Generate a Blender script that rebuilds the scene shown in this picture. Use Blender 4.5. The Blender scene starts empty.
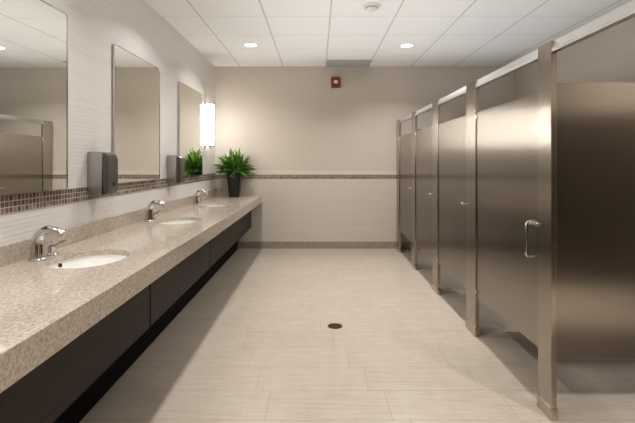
import bpy, bmesh, math, random
from mathutils import Vector, Matrix
R = random.Random(7)
PI = math.pi
sc = bpy.context.scene
C = sc.collection

# ------------------------------------------------------------------ camera, world, lights, exposure
cam_d = bpy.data.cameras.new('camera'); cam = bpy.data.objects.new('camera', cam_d); C.objects.link(cam)
cam.location = (0, 0, 1.3227); cam.rotation_euler = (PI/2, 0, 0)
cam_d.sensor_width = 36.0; cam_d.lens = 36.0*437/635
cam_d.shift_x = 0.0; cam_d.shift_y = -49.5/635
cam_d.clip_start = 0.02
sc.camera = cam

w = bpy.data.worlds.new('world'); sc.world = w; w.use_nodes = True
w.node_tree.nodes['Background'].inputs[0].default_value = (1.0, 0.95, 0.88, 1)
w.node_tree.nodes['Background'].inputs[1].default_value = 0.0

sc.view_settings.view_transform = 'Standard'; sc.view_settings.look = 'None'
sc.view_settings.gamma = 1.0; sc.view_settings.use_curve_mapping = False
sc.view_settings.exposure = 0.14
sc.cycles.use_denoising = True
sc.cycles.max_bounces = 10; sc.cycles.diffuse_bounces = 7; sc.cycles.glossy_bounces = 5
sc.cycles.sample_clamp_indirect = 6.0
sc.cycles.caustics_reflective = False; sc.cycles.caustics_refractive = False

CEIL = 2.771; YB = 6.621; XL = -1.55; XR = 3.0; YN = -2.4
LIGHT_W = 11.0
LIGHT_COL = (1.0, 0.982, 0.965)
UP_W = 34.0
SCONCE_W = 1.3
LIGHTS = [(-0.825, 5.39, 'at the left, nearest the back wall'), (1.11, 5.42, 'at the right, nearest the back wall'),
          (-0.825, 3.75, 'second from back wall above the sinks'), (1.11, 3.75, 'second from back wall beside the stalls'),
          (-0.825, 2.1, 'third from back wall above the sinks'),
          (-0.825, 0.45, 'over the near end of the vanity'), (1.11, 0.45, 'over the near end of the aisle'),
          (2.40, 0.28, 'over the open stall beside the camera'),
          (0.14, -1.2, 'by the rear wall behind the camera')]
for x, y, _ in LIGHTS:
    ld = bpy.data.lights.new('downlight_lamp', 'AREA'); ld.shape = 'DISK'; ld.size = 0.13; ld.spread = math.radians(95 if (x == 1.11 and y < 5) else 136)
    ld.energy = LIGHT_W*(4.2 if x > 2 else 2.0 if y > 5 and x > 0 else 1.2 if y > 5 else 1.0); ld.color = LIGHT_COL
    lo = bpy.data.objects.new('downlight_lamp', ld); C.objects.link(lo); lo.location = (x, y, CEIL-0.022)
up = bpy.data.lights.new('added_ceiling_fill', 'AREA'); up.shape = 'RECTANGLE'; up.size = 3.4; up.size_y = 6.4  # added upward fill lamp without a fixture, brightens the ceiling
up.energy = UP_W; up.color = (0.98, 0.99, 1.0)
uo = bpy.data.objects.new('added_ceiling_fill', up); C.objects.link(uo); uo.location = (1.0, 2.85, 2.05); uo.rotation_euler = (PI, 0, 0)

# ------------------------------------------------------------------ material helpers
def new_mat(name):
    m = bpy.data.materials.new(name); m.use_nodes = True
    nt = m.node_tree; return m, nt, nt.nodes['Principled BSDF']
def setp(b, col=None, rough=None, metal=None, **k):
    if col is not None: b.inputs['Base Color'].default_value = (*col, 1)
    if rough is not None: b.inputs['Roughness'].default_value = rough
    if metal is not None: b.inputs['Metallic'].default_value = metal
    for kk, v in k.items(): b.inputs[kk.replace('_', ' ')].default_value = v
def N(nt, t, **k):
    n = nt.nodes.new(t)
    for kk, v in k.items(): setattr(n, kk, v)
    return n
def coords(nt, scale=(1, 1, 1), loc=(0, 0, 0), rot=(0, 0, 0)):
    tc = N(nt, 'ShaderNodeTexCoord'); mp = N(nt, 'ShaderNodeMapping')
    mp.inputs['Scale'].default_value = scale; mp.inputs['Location'].default_value = loc; mp.inputs['Rotation'].default_value = rot
    nt.links.new(tc.outputs['Object'], mp.inputs['Vector']); return mp.outputs['Vector']
def noise(nt, vec, scale, detail=3.0, rough=0.5):
    n = N(nt, 'ShaderNodeTexNoise'); n.inputs['Scale'].default_value = scale
    n.inputs['Detail'].default_value = detail; n.inputs['Roughness'].default_value = rough
    nt.links.new(vec, n.inputs['Vector']); return n.outputs['Fac']
def ramp(nt, fac, stops):
    r = N(nt, 'ShaderNodeValToRGB'); e = r.color_ramp.elements
    while len(e) < len(stops): e.new(0.5)
    for el, (p, c) in zip(e, stops): el.position = p; el.color = (*c, 1)
    nt.links.new(fac, r.inputs['Fac']); return r.outputs['Color']
def mix(nt, fac, a, b, mode='MIX'):
    m = N(nt, 'ShaderNodeMix', data_type='RGBA', blend_type=mode)
    def put(s, v):
        if isinstance(v, (int, float)): s.default_value = v
        elif isinstance(v, tuple): s.default_value = (*v, 1)
        else: nt.links.new(v, s)
    put(m.inputs[0], fac); put(m.inputs[6], a); put(m.inputs[7], b); return m.outputs[2]
def mth(nt, op, a, b=None, c=None):
    m = N(nt, 'ShaderNodeMath', operation=op)
    for i, v in enumerate((a, b, c)):
        if v is None: continue
        if isinstance(v, (int, float)): m.inputs[i].default_value = v
        else: nt.links.new(v, m.inputs[i])
    return m.outputs[0]
def bump(nt, b, h, strength=0.1, dist=0.002):
    bp = N(nt, 'ShaderNodeBump'); bp.inputs['Strength'].default_value = strength; bp.inputs['Distance'].default_value = dist
    nt.links.new(h, bp.inputs['Height']); nt.links.new(bp.outputs[0], b.inputs['Normal'])
def sep(nt):
    tc = N(nt, 'ShaderNodeTexCoord'); s = N(nt, 'ShaderNodeSeparateXYZ'); nt.links.new(tc.outputs['Object'], s.inputs[0]); return s.outputs
def near_line(nt, v, period, offset, half):      # 1 on a line of half-width `half` every `period`
    t = mth(nt, 'SUBTRACT', v, offset); t = mth(nt, 'DIVIDE', t, period)
    t = mth(nt, 'ADD', t, 0.5); f = mth(nt, 'FRACT', t); f = mth(nt, 'SUBTRACT', f, 0.5); f = mth(nt, 'ABSOLUTE', f)
    return mth(nt, 'LESS_THAN', f, half/period)

def plain(name, col, rough=0.5, metal=0.0, var=0.06, nscale=30, **k):
    m, nt, b = new_mat(name); setp(b, col, rough, metal, **k)
    v = coords(nt); f = noise(nt, v, nscale)
    c = ramp(nt, f, [(0.3, tuple(x*(1-var) for x in col)), (0.7, tuple(min(1, x*(1+var)) for x in col))])
    nt.links.new(c, b.inputs['Base Color']); return m

# --- surfaces
def mat_wall_tile(name, axis, base, var=0.05):
    m, nt, b = new_mat(name); setp(b, base, 0.32)
    s = sep(nt); u = s['Y'] if axis == 'Y' else s['X']
    sc_ = (1, 1.6, 60) if axis == 'Y' else (1.6, 1, 60)
    f = noise(nt, coords(nt, scale=sc_), 1.0, 4.0, 0.6)
    c = ramp(nt, f, [(0.3, tuple(x*(1-var) for x in base)), (0.7, tuple(x*(1+var*0.6) for x in base))])
    l1 = near_line(nt, u, 0.66, 0.18, 0.0012); l2 = near_line(nt, s['Z'], 0.325, 0.09, 0.0012)
    ln = mth(nt, 'MAXIMUM', l1, l2)
    c = mix(nt, mth(nt, 'MULTIPLY', ln, 0.5), c, tuple(x*0.78 for x in base))
    nt.links.new(c, b.inputs['Base Color'])
    h = mth(nt, 'ADD', mth(nt, 'SINE', mth(nt, 'ADD', mth(nt, 'MULTIPLY', s['Z'], 260.0), mth(nt, 'MULTIPLY', f, 9.0))), mth(nt, 'MULTIPLY', ln, -2.0))
    bump(nt, b, h, 0.22, 0.0012); return m
M = {}
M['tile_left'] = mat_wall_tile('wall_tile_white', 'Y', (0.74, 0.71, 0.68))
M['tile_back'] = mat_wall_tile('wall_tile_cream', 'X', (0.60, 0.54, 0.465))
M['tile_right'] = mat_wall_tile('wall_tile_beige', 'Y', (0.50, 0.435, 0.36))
M['paint'] = plain('beige_wall_paint', (0.56, 0.495, 0.42), 0.55, var=0.02, nscale=60)
M['trim_tile'] = plain('pale_border_tile', (0.62, 0.56, 0.485), 0.35, var=0.03)
M['grout'] = plain('pale_grout', (0.62, 0.57, 0.5), 0.7)
M['dark_reflect_panel'] = plain('added_dark_panel', (0.045, 0.034, 0.026), 0.4)

def mat_mosaic(name, axis):
    m, nt, b = new_mat(name); setp(b, (0.1, 0.07, 0.05), 0.25)
    s = sep(nt); u = s['Y'] if axis == 'Y' else s['X']
    P = 0.030
    iu = mth(nt, 'FLOOR', mth(nt, 'DIVIDE', u, P)); iz = mth(nt, 'FLOOR', mth(nt, 'DIVIDE', mth(nt, 'SUBTRACT', s['Z'], 1.066), P))
    cb = N(nt, 'ShaderNodeCombineXYZ'); nt.links.new(iu, cb.inputs[0]); nt.links.new(iz, cb.inputs[1])
    wn = N(nt, 'ShaderNodeTexWhiteNoise', noise_dimensions='2D'); nt.links.new(cb.outputs[0], wn.inputs['Vector'])
    c = ramp(nt, wn.outputs['Value'], [(0.0, (0.075, 0.052, 0.038)), (0.5, (0.14, 0.10, 0.072)), (1.0, (0.24, 0.18, 0.13))])
    ln = mth(nt, 'MAXIMUM', near_line(nt, u, P, 0, 0.0024), near_line(nt, s['Z'], P, 1.066, 0.0024))
    c = mix(nt, ln, c, (0.52, 0.46, 0.39))
    nt.links.new(c, b.inputs['Base Color'])
    bump(nt, b, mth(nt, 'MULTIPLY', ln, -1.0), 0.4, 0.001); return m
M['mosaic_y'] = mat_mosaic('brown_mosaic_side', 'Y'); M['mosaic_x'] = mat_mosaic('brown_mosaic_end', 'X')

def mat_floor():
    m, nt, b = new_mat('stone_floor_tile'); setp(b, (0.5, 0.43, 0.35), 0.34)
    s = sep(nt); ROW, W_ = 0.291, 0.655
    rv = mth(nt, 'DIVIDE', mth(nt, 'SUBTRACT', s['Y'], 2.53), ROW); row = mth(nt, 'FLOOR', rv)
    sh = mth(nt, 'MULTIPLY', row, -0.10)
    sh = mth(nt, 'ADD', sh, mth(nt, 'MULTIPLY', mth(nt, 'MODULO', mth(nt, 'ABSOLUTE', row), 2.0), 0.02))
    xx = mth(nt, 'SUBTRACT', mth(nt, 'ADD', s['X'], 0.36), mth(nt, 'MULTIPLY', row, -0.09))
    col_i = mth(nt, 'FLOOR', mth(nt, 'DIVIDE', xx, W_))
    lx = near_line(nt, xx, W_, 0, 0.0022); ly = near_line(nt, s['Y'], ROW, 2.53, 0.0024)
    ln = mth(nt, 'MAXIMUM', lx, ly)
    cb = N(nt, 'ShaderNodeCombineXYZ'); nt.links.new(row, cb.inputs[0]); nt.links.new(col_i, cb.inputs[1])
    wn = N(nt, 'ShaderNodeTexWhiteNoise', noise_dimensions='2D'); nt.links.new(cb.outputs[0], wn.inputs['Vector'])
    f1 = noise(nt, coords(nt, scale=(3.5, 42, 1)), 1.0, 5.0, 0.62)
    f2 = noise(nt, coords(nt, scale=(14, 5, 1)), 1.0, 3.0, 0.5)
    f3 = noise(nt, coords(nt, scale=(4, 180, 1)), 1.0, 2.0, 0.5)
    fm = mth(nt, 'ADD', mth(nt, 'MULTIPLY', f1, 0.5), mth(nt, 'ADD', mth(nt, 'MULTIPLY', f2, 0.22), mth(nt, 'MULTIPLY', f3, 0.28)))
    c = ramp(nt, fm, [(0.30, (0.345, 0.284, 0.226)), (0.48, (0.436, 0.37, 0.30)), (0.66, (0.505, 0.44, 0.363))])
    tint = mth(nt, 'MULTIPLY_ADD', wn.outputs['Value'], 0.06, 0.97)
    hs = N(nt, 'ShaderNodeHueSaturation'); nt.links.new(c, hs.inputs['Color']); nt.links.new(tint, hs.inputs['Value'])
    c = mix(nt, mth(nt, 'MULTIPLY', ln, 0.55), hs.outputs[0], (0.24, 0.19, 0.145))
    nt.links.new(c, b.inputs['Base Color'])
    bump(nt, b, mth(nt, 'ADD', f3, mth(nt, 'MULTIPLY', ln, -1.0)), 0.12, 0.001)
    return m
M['floor'] = mat_floor()
M['base_tile'] = plain('taupe_base_tile', (0.30, 0.245, 0.185), 0.4, var=0.12, nscale=12)

def mat_ceiling():
    m, nt, b = new_mat('white_ceiling_tile'); setp(b, (0.8, 0.8, 0.79), 0.85)
    s = sep(nt); P = 0.647
    lx = near_line(nt, s['X'], P, 0.126, 0.0085); ly = near_line(nt, s['Y'], P, 4.342, 0.0065)
    f = noise(nt, coords(nt), 220, 2.0)
    c = ramp(nt, f, [(0.35, (0.86, 0.86, 0.85)), (0.65, (0.90, 0.90, 0.89))])
    c = mix(nt, mth(nt, 'MULTIPLY', lx, 0.9), c, (0.58, 0.575, 0.565))
    c = mix(nt, mth(nt, 'MULTIPLY', ly, 0.7), c, (0.62, 0.615, 0.60))
    nt.links.new(c, b.inputs['Base Color']); return m
M['ceiling'] = mat_ceiling()

def mat_granite():
    m, nt, b = new_mat('beige_granite'); setp(b, (0.4, 0.33, 0.26), 0.10)
    v = coords(nt)
    f1 = noise(nt, v, 75, 4.0, 0.7); f2 = noise(nt, v, 26, 3.0, 0.6)
    vo = N(nt, 'ShaderNodeTexVoronoi'); vo.inputs['Scale'].default_value = 130; nt.links.new(v, vo.inputs['Vector'])
    c = ramp(nt, f1, [(0.33, (0.10, 0.075, 0.055)), (0.43, (0.34, 0.275, 0.215)), (0.53, (0.52, 0.45, 0.375)), (0.68, (0.68, 0.62, 0.545))])
    c2 = ramp(nt, vo.outputs['Color'], [(0.10, (0.12, 0.09, 0.065)), (0.28, (0.40, 0.335, 0.265)), (0.9, (0.60, 0.535, 0.46))])
    c = mix(nt, 0.45, c, c2)
    c = mix(nt, mth(nt, 'MULTIPLY', f2, 0.4), c, (0.53, 0.45, 0.365))
    nt.links.new(c, b.inputs['Base Color']); return m
M['granite'] = mat_granite()

def mat_wood():
    m, nt, b = new_mat('dark_walnut_laminate'); setp(b, (0.05, 0.04, 0.03), 0.5); b.inputs['Specular IOR Level'].default_value = 0.15
    f = noise(nt, coords(nt, scale=(8, 1.2, 45)), 1.0, 5.0, 0.6)
    c = ramp(nt, f, [(0.3, (0.019, 0.0145, 0.0115)), (0.7, (0.036, 0.028, 0.0225))])
    nt.links.new(c, b.inputs['Base Color']); return m
M['wood'] = mat_wood()
M['black'] = plain('black_recess_laminate', (0.004, 0.0035, 0.0035), 0.8, Specular_IOR_Level=0.1)

def mat_steel(name, col, rough, aniso, grain=(1, 90, 1.5), rot=0.0, var=0.05):
    m, nt, b = new_mat(name); setp(b, col, rough, 1.0)
    b.inputs['Anisotropic'].default_value = aniso; b.inputs['Anisotropic Rotation'].default_value = rot
    if aniso > 0:
        t = N(nt, 'ShaderNodeTangent', direction_type='RADIAL', axis='Z'); nt.links.new(t.outputs[0], b.inputs['Tangent'])
    f = noise(nt, coords(nt, scale=grain), 1.0, 4.0, 0.65)
    c = ramp(nt, f, [(0.3, tuple(x*(1-var) for x in col)), (0.7, tuple(x*(1+var) for x in col))])
    nt.links.new(c, b.inputs['Base Color'])
    rr = mth(nt, 'MULTIPLY_ADD', f, 0.06, rough-0.03); nt.links.new(rr, b.inputs['Roughness'])
    return m
STEEL = (0.36, 0.325, 0.285)
M['steel'] = mat_steel('brushed_stainless', STEEL, 0.26, 1.0, (3, 3, 260))
M['steel_panel'] = mat_steel('brushed_stainless_panel', (0.37, 0.333, 0.292), 0.25, 0.8, (3, 3, 260))
M['steel_pil'] = mat_steel('brushed_stainless_post', (0.44, 0.395, 0.345), 0.26, 1.0, (200, 200, 3))
M['shoe'] = mat_steel('stainless_shoe', (0.50, 0.43, 0.35), 0.28, 0.3, (80, 80, 20), var=0.15)
M['alu'] = mat_steel('satin_aluminium', (0.66, 0.655, 0.64), 0.42, 0.0, (60, 3, 60), var=0.03)
M['chrome'] = mat_steel('polished_chrome', (0.60, 0.585, 0.565), 0.09, 0.0, (20, 20, 20), var=0.02)
M['disp_steel'] = mat_steel('dispenser_stainless', (0.42, 0.40, 0.38), 0.34, 0.4, (6, 6, 200))
M['disp_dark'] = plain('dark_grey_plastic', (0.075, 0.07, 0.065), 0.32, metal=0.4)
M['mirror'] = mat_steel('mirror_silver', (0.93, 0.93, 0.885), 0.06, 0.0, (1, 1, 1), var=0.0)
M['mirror'].node_tree.nodes['Principled BSDF'].inputs['Roughness'].default_value = 0.0
for l in list(M['mirror'].node_tree.links):
    if l.to_socket.name == 'Roughness' and l.to_node.type == 'BSDF_PRINCIPLED': M['mirror'].node_tree.links.remove(l)
M['mirror'].node_tree.nodes['Principled BSDF'].inputs['Roughness'].default_value = 0.0
M['porcelain'] = plain('white_porcelain', (0.86, 0.85, 0.82), 0.12, var=0.01)
M['hole'] = plain('dark_hole', (0.01, 0.01, 0.01), 0.6)
M['white_plastic'] = plain('white_plastic', (0.75, 0.74, 0.71), 0.45, var=0.02)
M['grey_plastic'] = plain('grey_plastic', (0.42, 0.41, 0.40), 0.5, var=0.03)
M['vent'] = plain('grey_vent_metal', (0.40, 0.395, 0.385), 0.5, var=0.03)
M['red'] = plain('red_alarm_plastic', (0.27, 0.022, 0.016), 0.4, var=0.04)
M['strobe'] = plain('clear_strobe_lens', (0.75, 0.72, 0.68), 0.15, var=0.02)
M['bronze'] = plain('dark_bronze_drain', (0.085, 0.06, 0.042), 0.4, metal=0.7, var=0.15)
M['pot'] = plain('gloss_black_ceramic', (0.004, 0.004, 0.004), 0.30, var=0.1)
M['soil'] = plain('dark_soil', (0.02, 0.014, 0.01), 0.9, var=0.3)
def mat_leaf():
    m, nt, b = new_mat('glossy_green_leaf'); setp(b, (0.06, 0.16, 0.02), 0.38)
    f = noise(nt, coords(nt), 22, 3.0)
    at = N(nt, 'ShaderNodeAttribute'); at.attribute_name = 'tone'
    fm = mth(nt, 'ADD', mth(nt, 'MULTIPLY', f, 0.5), mth(nt, 'MULTIPLY', at.outputs['Fac'], 0.5))
    c = ramp(nt, fm, [(0.2, (0.018, 0.07, 0.008)), (0.5, (0.075, 0.20, 0.018)), (0.8, (0.25, 0.44, 0.06))])
    nt.links.new(c, b.inputs['Base Color']); return m
M['leaf'] = mat_leaf()
def mat_emit(name, col, strength):
    m, nt, b = new_mat(name); setp(b, (0.8, 0.8, 0.8), 0.4)
    b.inputs['Emission Color'].default_value = (*col, 1); b.inputs['Emission Strength'].default_value = strength; return m
M['lens'] = mat_emit('lit_downlight_lens', (1.0, 0.95, 0.88), 8.0)
M['sconce_glass'] = mat_emit('lit_opal_glass', (1.0, 0.975, 0.945), 22.0)

# ------------------------------------------------------------------ mesh helpers
def box(bm, x0, x1, y0, y1, z0, z1, bev=0.0, seg=2):
    vs = [bm.verts.new(p) for p in ((x0,y0,z0),(x1,y0,z0),(x1,y1,z0),(x0,y1,z0),(x0,y0,z1),(x1,y0,z1),(x1,y1,z1),(x0,y1,z1))]
    fs = [bm.faces.new([vs[i] for i in q]) for q in ((0,3,2,1),(4,5,6,7),(0,1,5,4),(1,2,6,5),(2,3,7,6),(3,0,4,7))]
    if bev > 0:
        es = list({e for f in fs for e in f.edges})
        bmesh.ops.bevel(bm, geom=es, offset=bev, segments=seg, affect='EDGES', profile=0.5)
def prism(bm, pts, axis, a, b):                 # closed polygon extruded along an axis
    def P(u, v, t):
        return {'X': (t, u, v), 'Y': (u, t, v), 'Z': (u, v, t)}[axis]
    A = [bm.verts.new(P(u, v, a)) for u, v in pts]; B = [bm.verts.new(P(u, v, b)) for u, v in pts]
    n = len(pts); bm.faces.new(A); bm.faces.new(B[::-1])
    for i in range(n): bm.faces.new((A[i], B[i], B[(i+1) % n], A[(i+1) % n]))
def lathe(bm, prof, cx, cy, seg=40, cap=True, axis='Z'):   # prof: (r, z)
    rings = []
    for r, z in prof:
        rings.append([bm.verts.new((cx+r*math.cos(2*PI*i/seg), cy+r*math.sin(2*PI*i/seg), z)) for i in range(seg)])
    for a, b in zip(rings, rings[1:]):
        for i in range(seg): bm.faces.new((a[i], a[(i+1) % seg], b[(i+1) % seg], b[i]))
    if cap: bm.faces.new(rings[0][::-1]); bm.faces.new(rings[-1])
def tube(bm, pts, rad, seg=16):
    pts = [Vector(p) for p in pts]; rings = []; up = Vector((0, 1, 0))
    for i, p in enumerate(pts):
        d = (pts[min(i+1, len(pts)-1)]-pts[max(i-1, 0)]).normalized()
        s = d.cross(up)
        if s.length < 1e-4: s = d.cross(Vector((1, 0, 0)))
        s.normalize(); t = d.cross(s)
        r = rad[i] if isinstance(rad, (list, tuple)) else rad
        rings.append([bm.verts.new(p + r*(math.cos(2*PI*k/seg)*s + math.sin(2*PI*k/seg)*t)) for k in range(seg)])
    for a, b in zip(rings, rings[1:]):
        for k in range(seg): bm.faces.new((a[k], a[(k+1) % seg], b[(k+1) % seg], b[k]))
    bm.faces.new(rings[0][::-1]); bm.faces.new(rings[-1])
def obj(name, bm, m, parent=None, smooth=False, keep_normals=False):
    if not keep_normals: bmesh.ops.recalc_face_normals(bm, faces=bm.faces[:])
    if parent is not None:                       # shapes are written in room coordinates; store them relative to their thing
        top = parent
        while top.parent is not None: top = top.parent
        bm.transform(Matrix.Translation(-top.location))
    me = bpy.data.meshes.new(name); bm.to_mesh(me); bm.free()
    me.materials.append(m)
    if smooth:
        for p in me.polygons: p.use_smooth = True
        try: me.set_sharp_from_angle(angle=math.radians(38))
        except Exception: pass
    o = bpy.data.objects.new(name, me); C.objects.link(o)
    if parent is not None:
        o.parent = parent
    return o
def bx(name, m, dims, parent=None, bev=0.0):
    bm = bmesh.new(); box(bm, *dims, bev=bev); return obj(name, bm, m, parent)
def tag(o, label, cat, group=None):
    o['label'] = label; o['category'] = cat
    if group: o['group'] = group
    return o
def thing(name, label, cat, loc, group=None):
    o = bpy.data.objects.new(name, None); C.objects.link(o); o.location = loc; o.empty_display_size = 0.1
    return tag(o, label, cat, group)
def struct(name, m, dims, bev=0.0):
    o = bx(name, m, dims, None, bev); o['kind'] = 'structure'; return o
def copy_tree(o, parent=None):
    c = o.copy(); C.objects.link(c)
    if parent is not None: c.parent = parent
    for ch in list(o.children): copy_tree(ch, c)
    return c

# ------------------------------------------------------------------ the room
T = 0.15
struct('floor', M['floor'], (XL-T, XR+T, YN-T, YB+T, -0.12, 0.0))
struct('ceiling', M['ceiling'], (XL-T, XR+T, YN-T, YB+T, CEIL, CEIL+0.12))
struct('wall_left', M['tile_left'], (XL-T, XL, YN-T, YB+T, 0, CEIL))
struct('wall_back', M['paint'], (XL, XR, YB+0.008, YB+T, 0, CEIL))
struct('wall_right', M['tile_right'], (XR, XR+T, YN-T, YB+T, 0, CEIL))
struct('wall_front', M['paint'], (XL, XR, YN-T, YN, 0, CEIL))
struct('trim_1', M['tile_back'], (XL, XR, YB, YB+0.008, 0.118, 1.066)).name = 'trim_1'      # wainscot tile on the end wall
struct('trim_2', M['mosaic_x'], (XL, XR, YB-0.002, YB+0.008, 1.066, 1.131))                  # mosaic border, end wall
struct('trim_3', M['trim_tile'], (XL, XR, YB-0.004, YB+0.008, 1.131, 1.188), 0.002)          # pale cap row
struct('trim_4', M['mosaic_y'], (XL, XL+0.004, YN, YB-0.002, 1.066, 1.156))                  # mosaic border, sink wall
struct('trim_5', M['grout'], (XL, 1.2, YB-0.016, YB-0.012, 0.0, 0.012))
struct('trim_6', M['dark_reflect_panel'], (XL, XR, YN, YN+0.02, 0.0, 1.35))  # unseen dark panel, added to darken reflections in the stall steel
struct('baseboard_back', M['base_tile'], (XL, XR, YB-0.012, YB+0.008, 0, 0.118), 0.002)

# ceiling fixtures
for k, (x, y, where) in enumerate(LIGHTS):
    t = thing('ceiling_downlight', 'recessed round ceiling downlight ' + where, 'ceiling light', (x, y, CEIL), 'ceiling downlights')
    bm = bmesh.new(); lathe(bm, [(0.095, CEIL-0.0005), (0.095, CEIL-0.004), (0.088, CEIL-0.008), (0.076, CEIL-0.008), (0.074, CEIL-0.004), (0.074, CEIL-0.0005)], x, y, 40, cap=False)
    obj('trim_ring', bm, M['white_plastic'], t, True)
    bm = bmesh.new(); lathe(bm, [(0.073, CEIL-0.001), (0.073, CEIL-0.003), (0.05, CEIL-0.010), (0.01, CEIL-0.012)], x, y, 40)
    obj('lens', bm, M['lens'], t, True)

t = thing('ceiling_vent', 'grey louvred air vent in the ceiling against the back wall', 'vent', (0.455, 6.4, CEIL))
V0, V1, U0, U1 = 6.185, YB-0.004, 0.135, 0.775
bm = bmesh.new()
for d in ((U0, U1, V0, V0+0.02), (U0, U1, V1-0.02, V1), (U0, U0+0.02, V0+0.02, V1-0.02), (U1-0.02, U1, V0+0.02, V1-0.02)):
    box(bm, *d, CEIL-0.010, CEIL-0.0005)
obj('frame', bm, M['vent'], t)
bx('backing', M['hole'], (U0+0.02, U1-0.02, V0+0.02, V1-0.02, CEIL-0.002, CEIL-0.0005), t)
bm = bmesh.new(); y = V0+0.03
while y < V1-0.035:
    prism(bm, [(y, CEIL-0.004), (y+0.014, CEIL-0.013), (y+0.016, CEIL-0.012), (y+0.003, CEIL-0.003)], 'X', U0+0.02, U1-0.02); y += 0.0165
obj('louvres', bm, M['vent'], t)

t = thing('smoke_detector', 'round white smoke detector on the ceiling', 'smoke detector', (0.50, 4.05, CEIL))
bm = bmesh.new(); lathe(bm, [(0.085, CEIL-0.0005), (0.085, CEIL-0.012), (0.078, CEIL-0.018), (0.06, CEIL-0.018)], 0.50, 4.05, 40); obj('base', bm, M['white_plastic'], t, True)
bm = bmesh.new(); lathe(bm, [(0.058, CEIL-0.018), (0.058, CEIL-0.026), (0.052, CEIL-0.030)], 0.50, 4.05, 40); obj('vent_ring', bm, M['grey_plastic'], t, True)
bm = bmesh.new(); lathe(bm, [(0.056, CEIL-0.030), (0.054, CEIL-0.040), (0.04, CEIL-0.048), (0.015, CEIL-0.051)], 0.50, 4.05, 40); obj('dome', bm, M['white_plastic'], t, True)

# fire alarm on the back wall
AX, AZ = 0.276, 2.524
t = thing('fire_alarm', 'square red fire alarm with white strobe high on the back wall', 'fire alarm', (AX, YB+0.008, AZ-0.075))
bx('housing', M['red'], (AX-0.072, AX+0.072, YB-0.035, YB+0.0075, AZ-0.078, AZ+0.078), t, 0.008)
bx('strobe', M['strobe'], (AX-0.028, AX+0.028, YB-0.055, YB-0.034, AZ-0.018, AZ+0.030), t, 0.006)
bm = bmesh.new()
for k in range(4): box(bm, AX-0.04, AX+0.04, YB-0.037, YB-0.0345, AZ-0.060+k*0.009, AZ-0.056+k*0.009)
obj('sounder_grille', bm, M['hole'], t)

# ------------------------------------------------------------------ vanity
CT = 0.815; CF = -0.84
ctop = None
bm = bmesh.new()
prism(bm, [(XL+0.001, CT), (CF-0.003, CT), (CF, CT-0.003), (CF, CT-0.105), (CF-0.03, CT-0.105), (CF-0.03, CT-0.03), (XL+0.001, CT-0.03)], 'Y', 0.45, YB-0.003)
SINKS = [2.31, 3.80, 5.21]; TAPS = [2.264, 3.77, 5.22]; SX = -1.203; SA, SB = 0.188, 0.230
ctop = obj('countertop', bm, M['granite'])
tag(ctop, 'long beige granite countertop with three sink cutouts along the left wall', 'countertop')
for sy in SINKS:
    bm = bmesh.new(); A = [(SX+SA*math.cos(2*PI*i/72), sy+SB*math.sin(2*PI*i/72)) for i in range(72)]
    prism(bm, A, 'Z', CT-0.2, CT+0.1); cut = obj('cutter', bm, M['granite'])
    md = ctop.modifiers.new('b', 'BOOLEAN'); md.operation = 'DIFFERENCE'; md.solver = 'EXACT'; md.object = cut
    dg = bpy.context.evaluated_depsgraph_get(); dg.update()
    me = bpy.data.meshes.new_from_object(ctop.evaluated_get(dg)); ctop.modifiers.clear(); ctop.data = me
    bpy.data.objects.remove(cut)
bs = bx('backsplash', M['granite'], (XL+0.001, XL+0.022, 0.45, YB-0.003, CT+0.0002, CT+0.10), ctop, 0.002)

CABS = [(0.45, 2.603, 'nearest the camera'), (2.621, 4.053, 'in the middle'), (4.071, YB-0.015, 'by the back wall')]
for y0, y1, where in CABS:
    t = thing('vanity_cabinet', 'dark walnut vanity apron cabinet under the granite counter, ' + where, 'cabinet', (-1.2, (y0+y1)/2, 0), 'vanity cabinets')
    bx('front_panel', M['wood'], (-1.02, -1.0, y0, y1, 0.338, 0.709), t, 0.0015)
    bm = bmesh.new()
    box(bm, XL+0.003, -1.0205, y0-0.008, y1+0.008, 0.340, 0.356)
    box(bm, XL+0.003, -1.0205, y0-0.008, y0+0.010, 0.356, 0.709); box(bm, XL+0.003, -1.0205, y1-0.010, y1+0.008, 0.356, 0.709)
    obj('carcass', bm, M['black'], t)
    bx('toe_kick', M['black'], (-1.23, -1.21, y0-0.008, y1+0.008, 0.0, 0.339), t)

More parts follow.
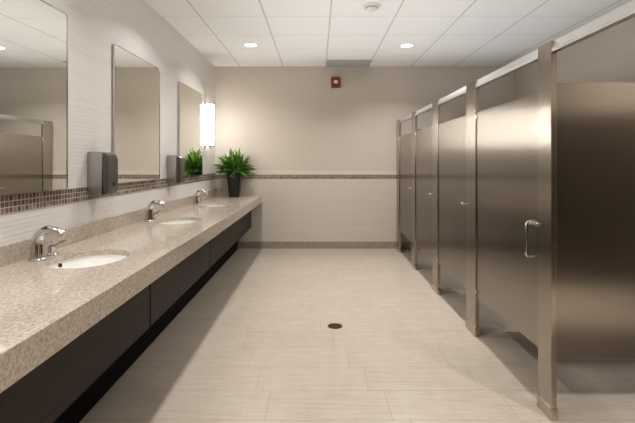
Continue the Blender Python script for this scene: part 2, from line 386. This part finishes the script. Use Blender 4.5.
def make_sink(sy):
    t = thing('sink_basin', 'x', 'sink', (SX, sy, CT-0.03), 'undermount sinks')
    bm = bmesh.new(); rings = []; n = 64; a, b, d = SA+0.006, SB+0.006, 0.145
    prof = [(1.12, 0.0), (1.0, 0.0)] + [(math.cos(q*PI/2/12)**0.55 if q < 12 else 0.0, math.sin(q*PI/2/12)) for q in range(1, 12)]
    for s, dz in prof:
        rings.append([bm.verts.new((SX+a*s*math.cos(2*PI*i/n), sy+b*s*math.sin(2*PI*i/n), CT-0.0305-d*dz)) for i in range(n)])
    for p, q in zip(rings, rings[1:]):
        for i in range(n): bm.faces.new((p[i], p[(i+1) % n], q[(i+1) % n], q[i]))
    fb = bm.faces.new(rings[-1]); bmesh.ops.recalc_face_normals(bm, faces=bm.faces[:])
    fb.normal_update()
    if fb.normal.z < 0: bmesh.ops.reverse_faces(bm, faces=bm.faces[:])
    o = obj('bowl', bm, M['porcelain'], t, True, keep_normals=True)
    sm = o.modifiers.new('thick', 'SOLIDIFY'); sm.thickness = 0.008; sm.offset = -1
    bm = bmesh.new(); lathe(bm, [(0.030, CT-0.1745), (0.030, CT-0.170), (0.022, CT-0.168), (0.02, CT-0.171)], SX, sy, 28); obj('drain', bm, M['chrome'], t, True)
    # overflow hole on the near side of the bowl
    bm = bmesh.new(); lathe(bm, [(0.011, -0.004), (0.011, 0.004)], 0, 0, 20)
    q = 1; s = math.cos(q*PI/2/12)**0.55; ang = math.radians(168)
    p = Vector((SX+a*s*math.cos(ang)*0.985, sy+b*s*math.sin(ang)*0.985, CT-0.0305-d*math.sin(q*PI/2/12)))
    nrm = Vector((-math.cos(ang), -math.sin(ang), 0.35)).normalized()
    bm.transform(Matrix.Translation(p) @ nrm.to_track_quat('Z', 'Y').to_matrix().to_4x4())
    obj('overflow_hole', bm, M['hole'], t)
    return t
def make_faucet(sy):
    fx = -1.452
    t = thing('faucet', 'x', 'faucet', (fx, sy, CT), 'chrome faucets')
    bm = bmesh.new(); lathe(bm, [(0.041, CT), (0.041, CT+0.006), (0.037, CT+0.011), (0.033, CT+0.013)], fx, sy, 36); obj('base', bm, M['chrome'], t, True)
    bm = bmesh.new(); pts = []; rad = []
    for z, r in ((0.010, 0.034), (0.04, 0.032), (0.075, 0.029)): pts.append((fx, sy, CT+z)); rad.append(r)
    for i in range(1, 15):
        a = PI - i*(PI*0.72)/14
        pts.append((fx+0.072+0.072*math.cos(a), sy, CT+0.092+0.066*math.sin(a))); rad.append(0.0275-0.0006*i)
    e = Vector(pts[-1]); d = (e-Vector(pts[-2])).normalized(); pts.append(tuple(e+d*0.018)); rad.append(0.0175)
    tube(bm, pts, rad, 24); sp = obj('spout', bm, M['chrome'], t, True)
    bm = bmesh.new(); e2 = e+d*0.0185; tube(bm, [e2-d*0.002, e2+d*0.006], 0.011, 20); obj('aerator', bm, M['grey_plastic'], sp, True)
    hy = sy+0.125
    bm = bmesh.new(); lathe(bm, [(0.029, CT), (0.029, CT+0.006), (0.024, CT+0.010), (0.020, CT+0.014), (0.019, CT+0.038), (0.021, CT+0.044), (0.019, CT+0.056), (0.008, CT+0.062)], fx, hy, 32)
    h = obj('handle', bm, M['chrome'], t, True)
    bm = bmesh.new(); tube(bm, [(fx-0.004, hy, CT+0.048), (fx+0.02, hy+0.004, CT+0.056), (fx+0.05, hy+0.010, CT+0.070), (fx+0.072, hy+0.014, CT+0.074)], [0.011, 0.010, 0.0085, 0.008], 16)
    obj('lever', bm, M['chrome'], h, True)
    return t
s0 = make_sink(SINKS[0]); f0 = make_faucet(TAPS[0])
ORD = ['nearest the camera', 'in the middle of the row', 'closest to the potted plant']
for i, sy in enumerate(SINKS):
    s = s0 if i == 0 else copy_tree(s0); s.location.y = sy; s['label'] = 'white oval undermount sink basin ' + ORD[i]
    f = f0 if i == 0 else copy_tree(f0); f.location.y = TAPS[i]; f['label'] = 'chrome arched faucet with side lever ' + ORD[i]

# ------------------------------------------------------------------ mirrors
MZ0, MZ1, MX = 1.157, 2.217, XL+0.030
def rrect(y0, y1, z0, z1, radii, n=8):
    pts = []
    for (cy, cz, sy_, sz_, r, a0) in ((y1, z1, -1, -1, radii[0], 0), (y0, z1, 1, -1, radii[1], 90), (y0, z0, 1, 1, radii[2], 180), (y1, z0, -1, 1, radii[3], 270)):
        for i in range(n+1):
            a = math.radians(a0+90*i/n); pts.append((cy+sy_*r+r*math.cos(a), cz+sz_*r+r*math.sin(a)))
    return pts
YAW = 0.019
def make_mirror(y0, y1, label, r_far):
    t = thing('wall_mirror', label, 'mirror', (XL, (y0+y1)/2, MZ0), 'wall mirrors')
    rad = (r_far, 0.012, 0.012, 0.012)
    out = rrect(y0, y1, MZ0, MZ1, rad); fw = 0.006
    inn = rrect(y0+fw, y1-fw, MZ0+fw, MZ1-fw, tuple(max(0.004, r-fw) for r in rad))
    bm = bmesh.new(); x0, x1 = XL+0.0045, MX
    rr = [[bm.verts.new((x, p[0], p[1])) for p in L] for x, L in ((x0, out), (x1, out), (x1, inn), (x0, inn))]
    n = len(out)
    for k in range(4):
        A, B = rr[k], rr[(k+1) % 4]
        for i in range(n): bm.faces.new((A[i], A[(i+1) % n], B[(i+1) % n], B[i]))
    def turn(bm, xmin):
        for v in bm.verts:
            if v.co.x > xmin: v.co.x += YAW*(v.co.y-(y0+y1)/2)
    turn(bm, XL+0.02); obj('frame', bm, M['chrome'], t)
    bm = bmesh.new(); prism(bm, inn, 'X', XL+0.006, MX-0.003); turn(bm, XL+0.02)
    obj('glass', bm, M['mirror'], t)
for y0, y1, lab, r in ((1.757, 2.648, 'chrome edged wall mirror above the sink nearest the camera', 0.02),
                       (3.295, 4.195, 'chrome edged wall mirror above the middle sink', 0.075),
                       (4.850, 5.750, 'chrome edged wall mirror beside the lit wall sconce', 0.03)):
    make_mirror(y0, y1, lab, r)

# ------------------------------------------------------------------ dispensers on the sink wall
def make_dispenser(y0):
    y1 = y0+0.155; z0, z1 = 1.097, 1.392; xf = -1.408
    t = thing('wall_dispenser', 'x', 'dispenser', (XL, y0, z0), 'wall dispensers')
    bm = bmesh.new()
    prof = [(XL+0.005, z0+0.004), (XL+0.10, z0), (XL+0.104, z1-0.004), (XL+0.085, z1), (XL+0.005, z1)]
    prism(bm, prof, 'Y', y0, y1); bmesh.ops.bevel(bm, geom=bm.edges[:], offset=0.003, segments=2, affect='EDGES')
    obj('case', bm, M['disp_steel'], t, True)
    bm = bmesh.new()
    prof = [(XL+0.1045, z0+0.004), (xf-0.010, z0+0.008), (xf, z0+0.03), (xf, z1-0.05), (xf-0.012, z1-0.018), (XL+0.1045, z1-0.008)]
    prism(bm, prof, 'Y', y0+0.003, y1-0.003); bmesh.ops.bevel(bm, geom=bm.edges[:], offset=0.004, segments=3, affect='EDGES')
    obj('front_cover', bm, M['disp_dark'], t, True)
    bm = bmesh.new(); lathe(bm, [(0.013, -0.002), (0.013, 0.003)], 0, 0, 24)
    bm.transform(Matrix.Translation((xf, (y0+y1)/2+0.012, z0+0.075)) @ Matrix.Rotation(PI/2, 4, 'Y')); obj('lock', bm, M['hole'], t)
    return t
d0 = make_dispenser(2.935); d0['label'] = 'steel wall dispenser with dark front between the first and second mirrors'
d1 = copy_tree(d0); d1.location.y = 4.485; d1['label'] = 'steel wall dispenser with dark front between the second and third mirrors'

# ------------------------------------------------------------------ sconce
def sconce(cy, label):
    cx = -1.474
    t = thing('wall_sconce', label, 'wall light', (XL, cy, 1.50), 'wall sconces')
    bm = bmesh.new(); box(bm, XL+0.0005, XL+0.012, cy-0.035, cy+0.035, 1.50, 2.16, 0.003); obj('backplate', bm, M['chrome'], t, True)
    bm = bmesh.new(); lathe(bm, [(0.048, 1.555), (0.054, 1.56), (0.054, 2.10), (0.048, 2.105)], cx, cy, 36); obj('glass_shade', bm, M['sconce_glass'], t, True)
    sl = bpy.data.lights.new('sconce_lamp', 'AREA'); sl.shape = 'RECTANGLE'; sl.size = 0.11; sl.size_y = 0.54      # the tube's light thrown across the room
    sl.spread = math.radians(60); sl.energy = SCONCE_W; sl.color = (1.0, 0.97, 0.94)
    so = bpy.data.objects.new('sconce_lamp', sl); C.objects.link(so); dv = Vector((1.0, -1.0 if cy > 4 else 1.0, 0)).normalized()
    so.location = (cx+dv.x*0.060, cy+dv.y*0.060, 1.83); so.rotation_euler = dv.to_track_quat('-Z', 'Y').to_euler()
    for z0, z1 in ((1.535, 1.5545), (2.1055, 2.125)):
        bm = bmesh.new(); lathe(bm, [(0.045, z0), (0.057, z0+0.003), (0.057, z1-0.003), (0.045, z1)], cx, cy, 36); box(bm, XL+0.0125, cx-0.04, cy-0.012, cy+0.012, z0+0.004, z1-0.004)
        obj('end_cap', bm, M['chrome'], t, True)
        bm = bmesh.new(); s = -1 if z0 < 1.8 else 1; zc = z0 if s < 0 else z1
        lathe(bm, sorted([(0.012, zc), (0.012, zc+s*0.02), (0.006, zc+s*0.026)], key=lambda q: q[1]), cx, cy, 20); obj('finial', bm, M['chrome'], t, True)
sconce(5.99, 'lit white tube wall sconce with chrome caps in the left corner by the plant')
sconce(1.42, 'added white tube sconce, out of view on the near side of the first mirror')  # added out of view for more light on the near wall and ceiling

# ------------------------------------------------------------------ potted plant
px, py = -1.212, 6.38
t = thing('potted_plant', 'spiky green artificial plant in a tapered black pot on the counter corner', 'plant', (px, py, CT))
bm = bmesh.new()
def sq(r, z, k=4, n=40):
    L = []
    for i in range(n):
        a = 2*PI*i/n; q = (abs(math.cos(a))**k+abs(math.sin(a))**k)**(-1/k); L.append(bm.verts.new((px+r*q*math.cos(a), py+r*q*math.sin(a), z)))
    return L
prof = [(0.068, CT+0.0005), (0.072, CT+0.004), (0.112, CT+0.352), (0.112, CT+0.36), (0.100, CT+0.36), (0.097, CT+0.33)]
rings = [sq(r, z) for r, z in prof]
for a, b in zip(rings, rings[1:]):
    for i in range(40): bm.faces.new((a[i], a[(i+1) % 40], b[(i+1) % 40], b[i]))
bm.faces.new(rings[0][::-1]); bm.faces.new(rings[-1]); obj('pot', bm, M['pot'], t, True)
bm = bmesh.new(); lathe(bm, [(0.09, CT+0.3305), (0.085, CT+0.345), (0.02, CT+0.352)], px, py, 28); obj('soil', bm, M['soil'], t, True)
bm = bmesh.new(); tone = bm.faces.layers.float.new('tone'); tv = []
c0 = Vector((px, py, CT+0.33))
def leaf(base, d, L, wd, droop):
    d = d.normalized(); side = d.cross(Vector((0, 0, 1)))
    if side.length < 0.05: side = Vector((1, 0, 0))
    side.normalize(); nrm = side.cross(d); n = 6; prev = None; tn = R.random()
    roll = R.uniform(-0.7, 0.7); side = (side*math.cos(roll)+nrm*math.sin(roll)); nrm = side.cross(d)
    for i in range(n+1):
        u = i/n; p = base+d*L*u+Vector((0, 0, -droop*L*u*u)); hw = wd*math.sin(PI*min(1, 0.10+0.9*u))**0.8*(1 if u < 1 else 0.02)
        cur = (bm.verts.new(p-side*hw), bm.verts.new(p-nrm*hw*0.35), bm.verts.new(p+side*hw))
        if prev:
            for k in range(2):
                f = bm.faces.new((prev[k], prev[k+1], cur[k+1], cur[k])); f[tone] = tn
        prev = cur
for i in range(430):
    az = R.uniform(0, 2*PI); el = math.asin(R.uniform(-0.30, 1.0))
    d = Vector((math.cos(az)*math.cos(el), math.sin(az)*math.cos(el)*0.85, math.sin(el)))
    stem = R.uniform(0.03, 0.20)
    base = c0+Vector((0, 0, 0.06))+d*stem*Vector((1, 1, 1)).length/1.73
    L = R.uniform(0.10, 0.22)
    d2 = (d+Vector((R.uniform(-.35, .35), R.uniform(-.35, .35), R.uniform(0.0, .5)))).normalized()
    tip = base+d2*L
    if tip.y > YB-0.03: d2.y = -abs(d2.y)*0.3
    if base.y > YB-0.05: base.y = YB-0.06
    leaf(base, d2, L, R.uniform(0.010, 0.018), R.uniform(0.05, 0.45))
for i in range(40):      # stems holding the leaves
    az = R.uniform(0, 2*PI); el = math.asin(R.uniform(0.1, 1.0))
    d = Vector((math.cos(az)*math.cos(el), math.sin(az)*math.cos(el)*0.85, math.sin(el)))
    tube(bm, [c0+d*0.01, c0+Vector((0, 0, 0.06))+d*0.13], 0.002, 5)
obj('foliage', bm, M['leaf'], t, keep_normals=True)

# ------------------------------------------------------------------ toilet stalls
SF = 1.195                                   # front plane of the pilasters
RAILZ = 1.885
PIL = [(5.36, 5.56), (4.355, 4.553), (3.311, 3.514), (2.236, 2.371), (0.89, 1.08)]
FAR = (6.40, YB-0.018)
DOORS = [(5.566, 6.394), (4.559, 5.354), (3.520, 4.349), (2.377, 3.305), None]
SL = ['against the back wall', 'second from the back wall', 'third from the back wall', 'with the tubular pull handle', 'standing open beside the camera']
def pilaster(t, y0, y1):
    p = bx('pilaster', M['steel_pil'], (SF, SF+0.030, y0, y1, 0.003, 1.944), t, 0.002)
    bm = bmesh.new(); box(bm, SF-0.004, SF+0.034, y0-0.004, y1+0.004, 0.0005, 0.066, 0.002); obj('shoe', bm, M['shoe'], p, True)
for i in range(5):
    p0, p1 = PIL[i]; d0_, d1_ = DOORS[i] or (1.08, 2.2)
    t = thing('toilet_stall', 'brushed stainless toilet stall ' + SL[i], 'toilet stall', (SF, (p0+d1_)/2, 0), 'row of toilet stalls')
    pilaster(t, p0, p1)
    if i == 0: pilaster(t, *FAR)
    dx0 = SF+0.010
    if DOORS[i]:
     d = bx('door', M['steel'], (dx0, dx0+0.024, d0_, d1_, 0.308, 1.70), t, 0.0025)
     # hinges on the far edge
     for z in (0.345, 1.662):
         bm = bmesh.new(); lathe(bm, [(0.007, z-0.016), (0.007, z+0.016)], SF+0.004, d1_-0.006, 16); obj('hinge', bm, M['chrome'], d, True)
     # latch and pull on the near edge
     lz = 0.985
     bm = bmesh.new(); tube(bm, [(dx0+0.002, d0_+0.055, lz), (dx0-0.022, d0_+0.055, lz)], 0.008, 18); tube(bm, [(dx0-0.020, d0_+0.055, lz), (dx0-0.030, d0_+0.055, lz)], [0.013, 0.010], 18)
     if i == 3: pass
     box(bm, SF-0.012, SF-0.002, d0_-0.045, d0_+0.05, lz-0.008, lz+0.008, 0.002)
     obj('latch', bm, M['chrome'], d, True)
     if i == 3:
         hy = d0_+0.075; bm = bmesh.new(); n = 6; pts = [(dx0+0.001, hy, lz+0.006), (dx0-0.022, hy, lz+0.006)]
         pts += [(dx0-0.032, hy, lz-0.006), (dx0-0.034, hy, lz-0.03), (dx0-0.034, hy, lz-0.165), (dx0-0.032, hy, lz-0.183), (dx0-0.022, hy, lz-0.194), (dx0+0.001, hy, lz-0.194)]
         tube(bm, pts, 0.007, 16); obj('pull_handle', bm, M['chrome'], d, True)
    # divider to the right wall, on the near pilaster
    ym = p0+0.009 if i >= 3 else (p0+p1)/2
    s = bx('side_panel', M['steel_panel'], (SF+0.0315, XR-0.004, ym, ym+0.025, 0.308, 1.733), t, 0.002)
    for z in (0.5, 1.55): bx('wall_bracket', M['chrome'], (XR-0.045, XR-0.001, ym-0.012, ym-0.0005, z-0.04, z+0.04), s, 0.002)
t = None
bm = bmesh.new()
prism(bm, [(SF+0.002, 1.885), (SF+0.002, 1.903), (SF+0.022, 1.947), (SF+0.032, 1.947), (SF+0.032, 1.885), (SF+0.028, 1.885), (SF+0.028, 1.892), (SF+0.006, 1.892), (SF+0.006, 1.885)], 'Y', -0.6, YB-0.001)
tag(obj('headrail', bm, M['alu']), 'pale aluminium head rail running along the tops of the stalls', 'rail')

# ------------------------------------------------------------------ floor drain
fx, fy = 0.141, 3.52
t = thing('floor_drain', 'small round dark metal drain set in the tile floor', 'drain', (fx, fy, 0))
bm = bmesh.new(); lathe(bm, [(0.060, 0.0003), (0.060, 0.003), (0.052, 0.004), (0.050, 0.0015)], fx, fy, 36); obj('rim', bm, M['bronze'], t, True)
bm = bmesh.new(); lathe(bm, [(0.049, 0.0003), (0.049, 0.001)], fx, fy, 36); obj('well', bm, M['hole'], t)
bm = bmesh.new()
for k in range(-4, 5):
    hw = math.sqrt(0.0495**2-(k*0.011)**2) if abs(k*0.011) < 0.0495 else 0
    if hw > 0.005: box(bm, fx-hw, fx+hw, fy+k*0.011-0.003, fy+k*0.011+0.003, 0.001, 0.0035)
obj('grate', bm, M['bronze'], t)
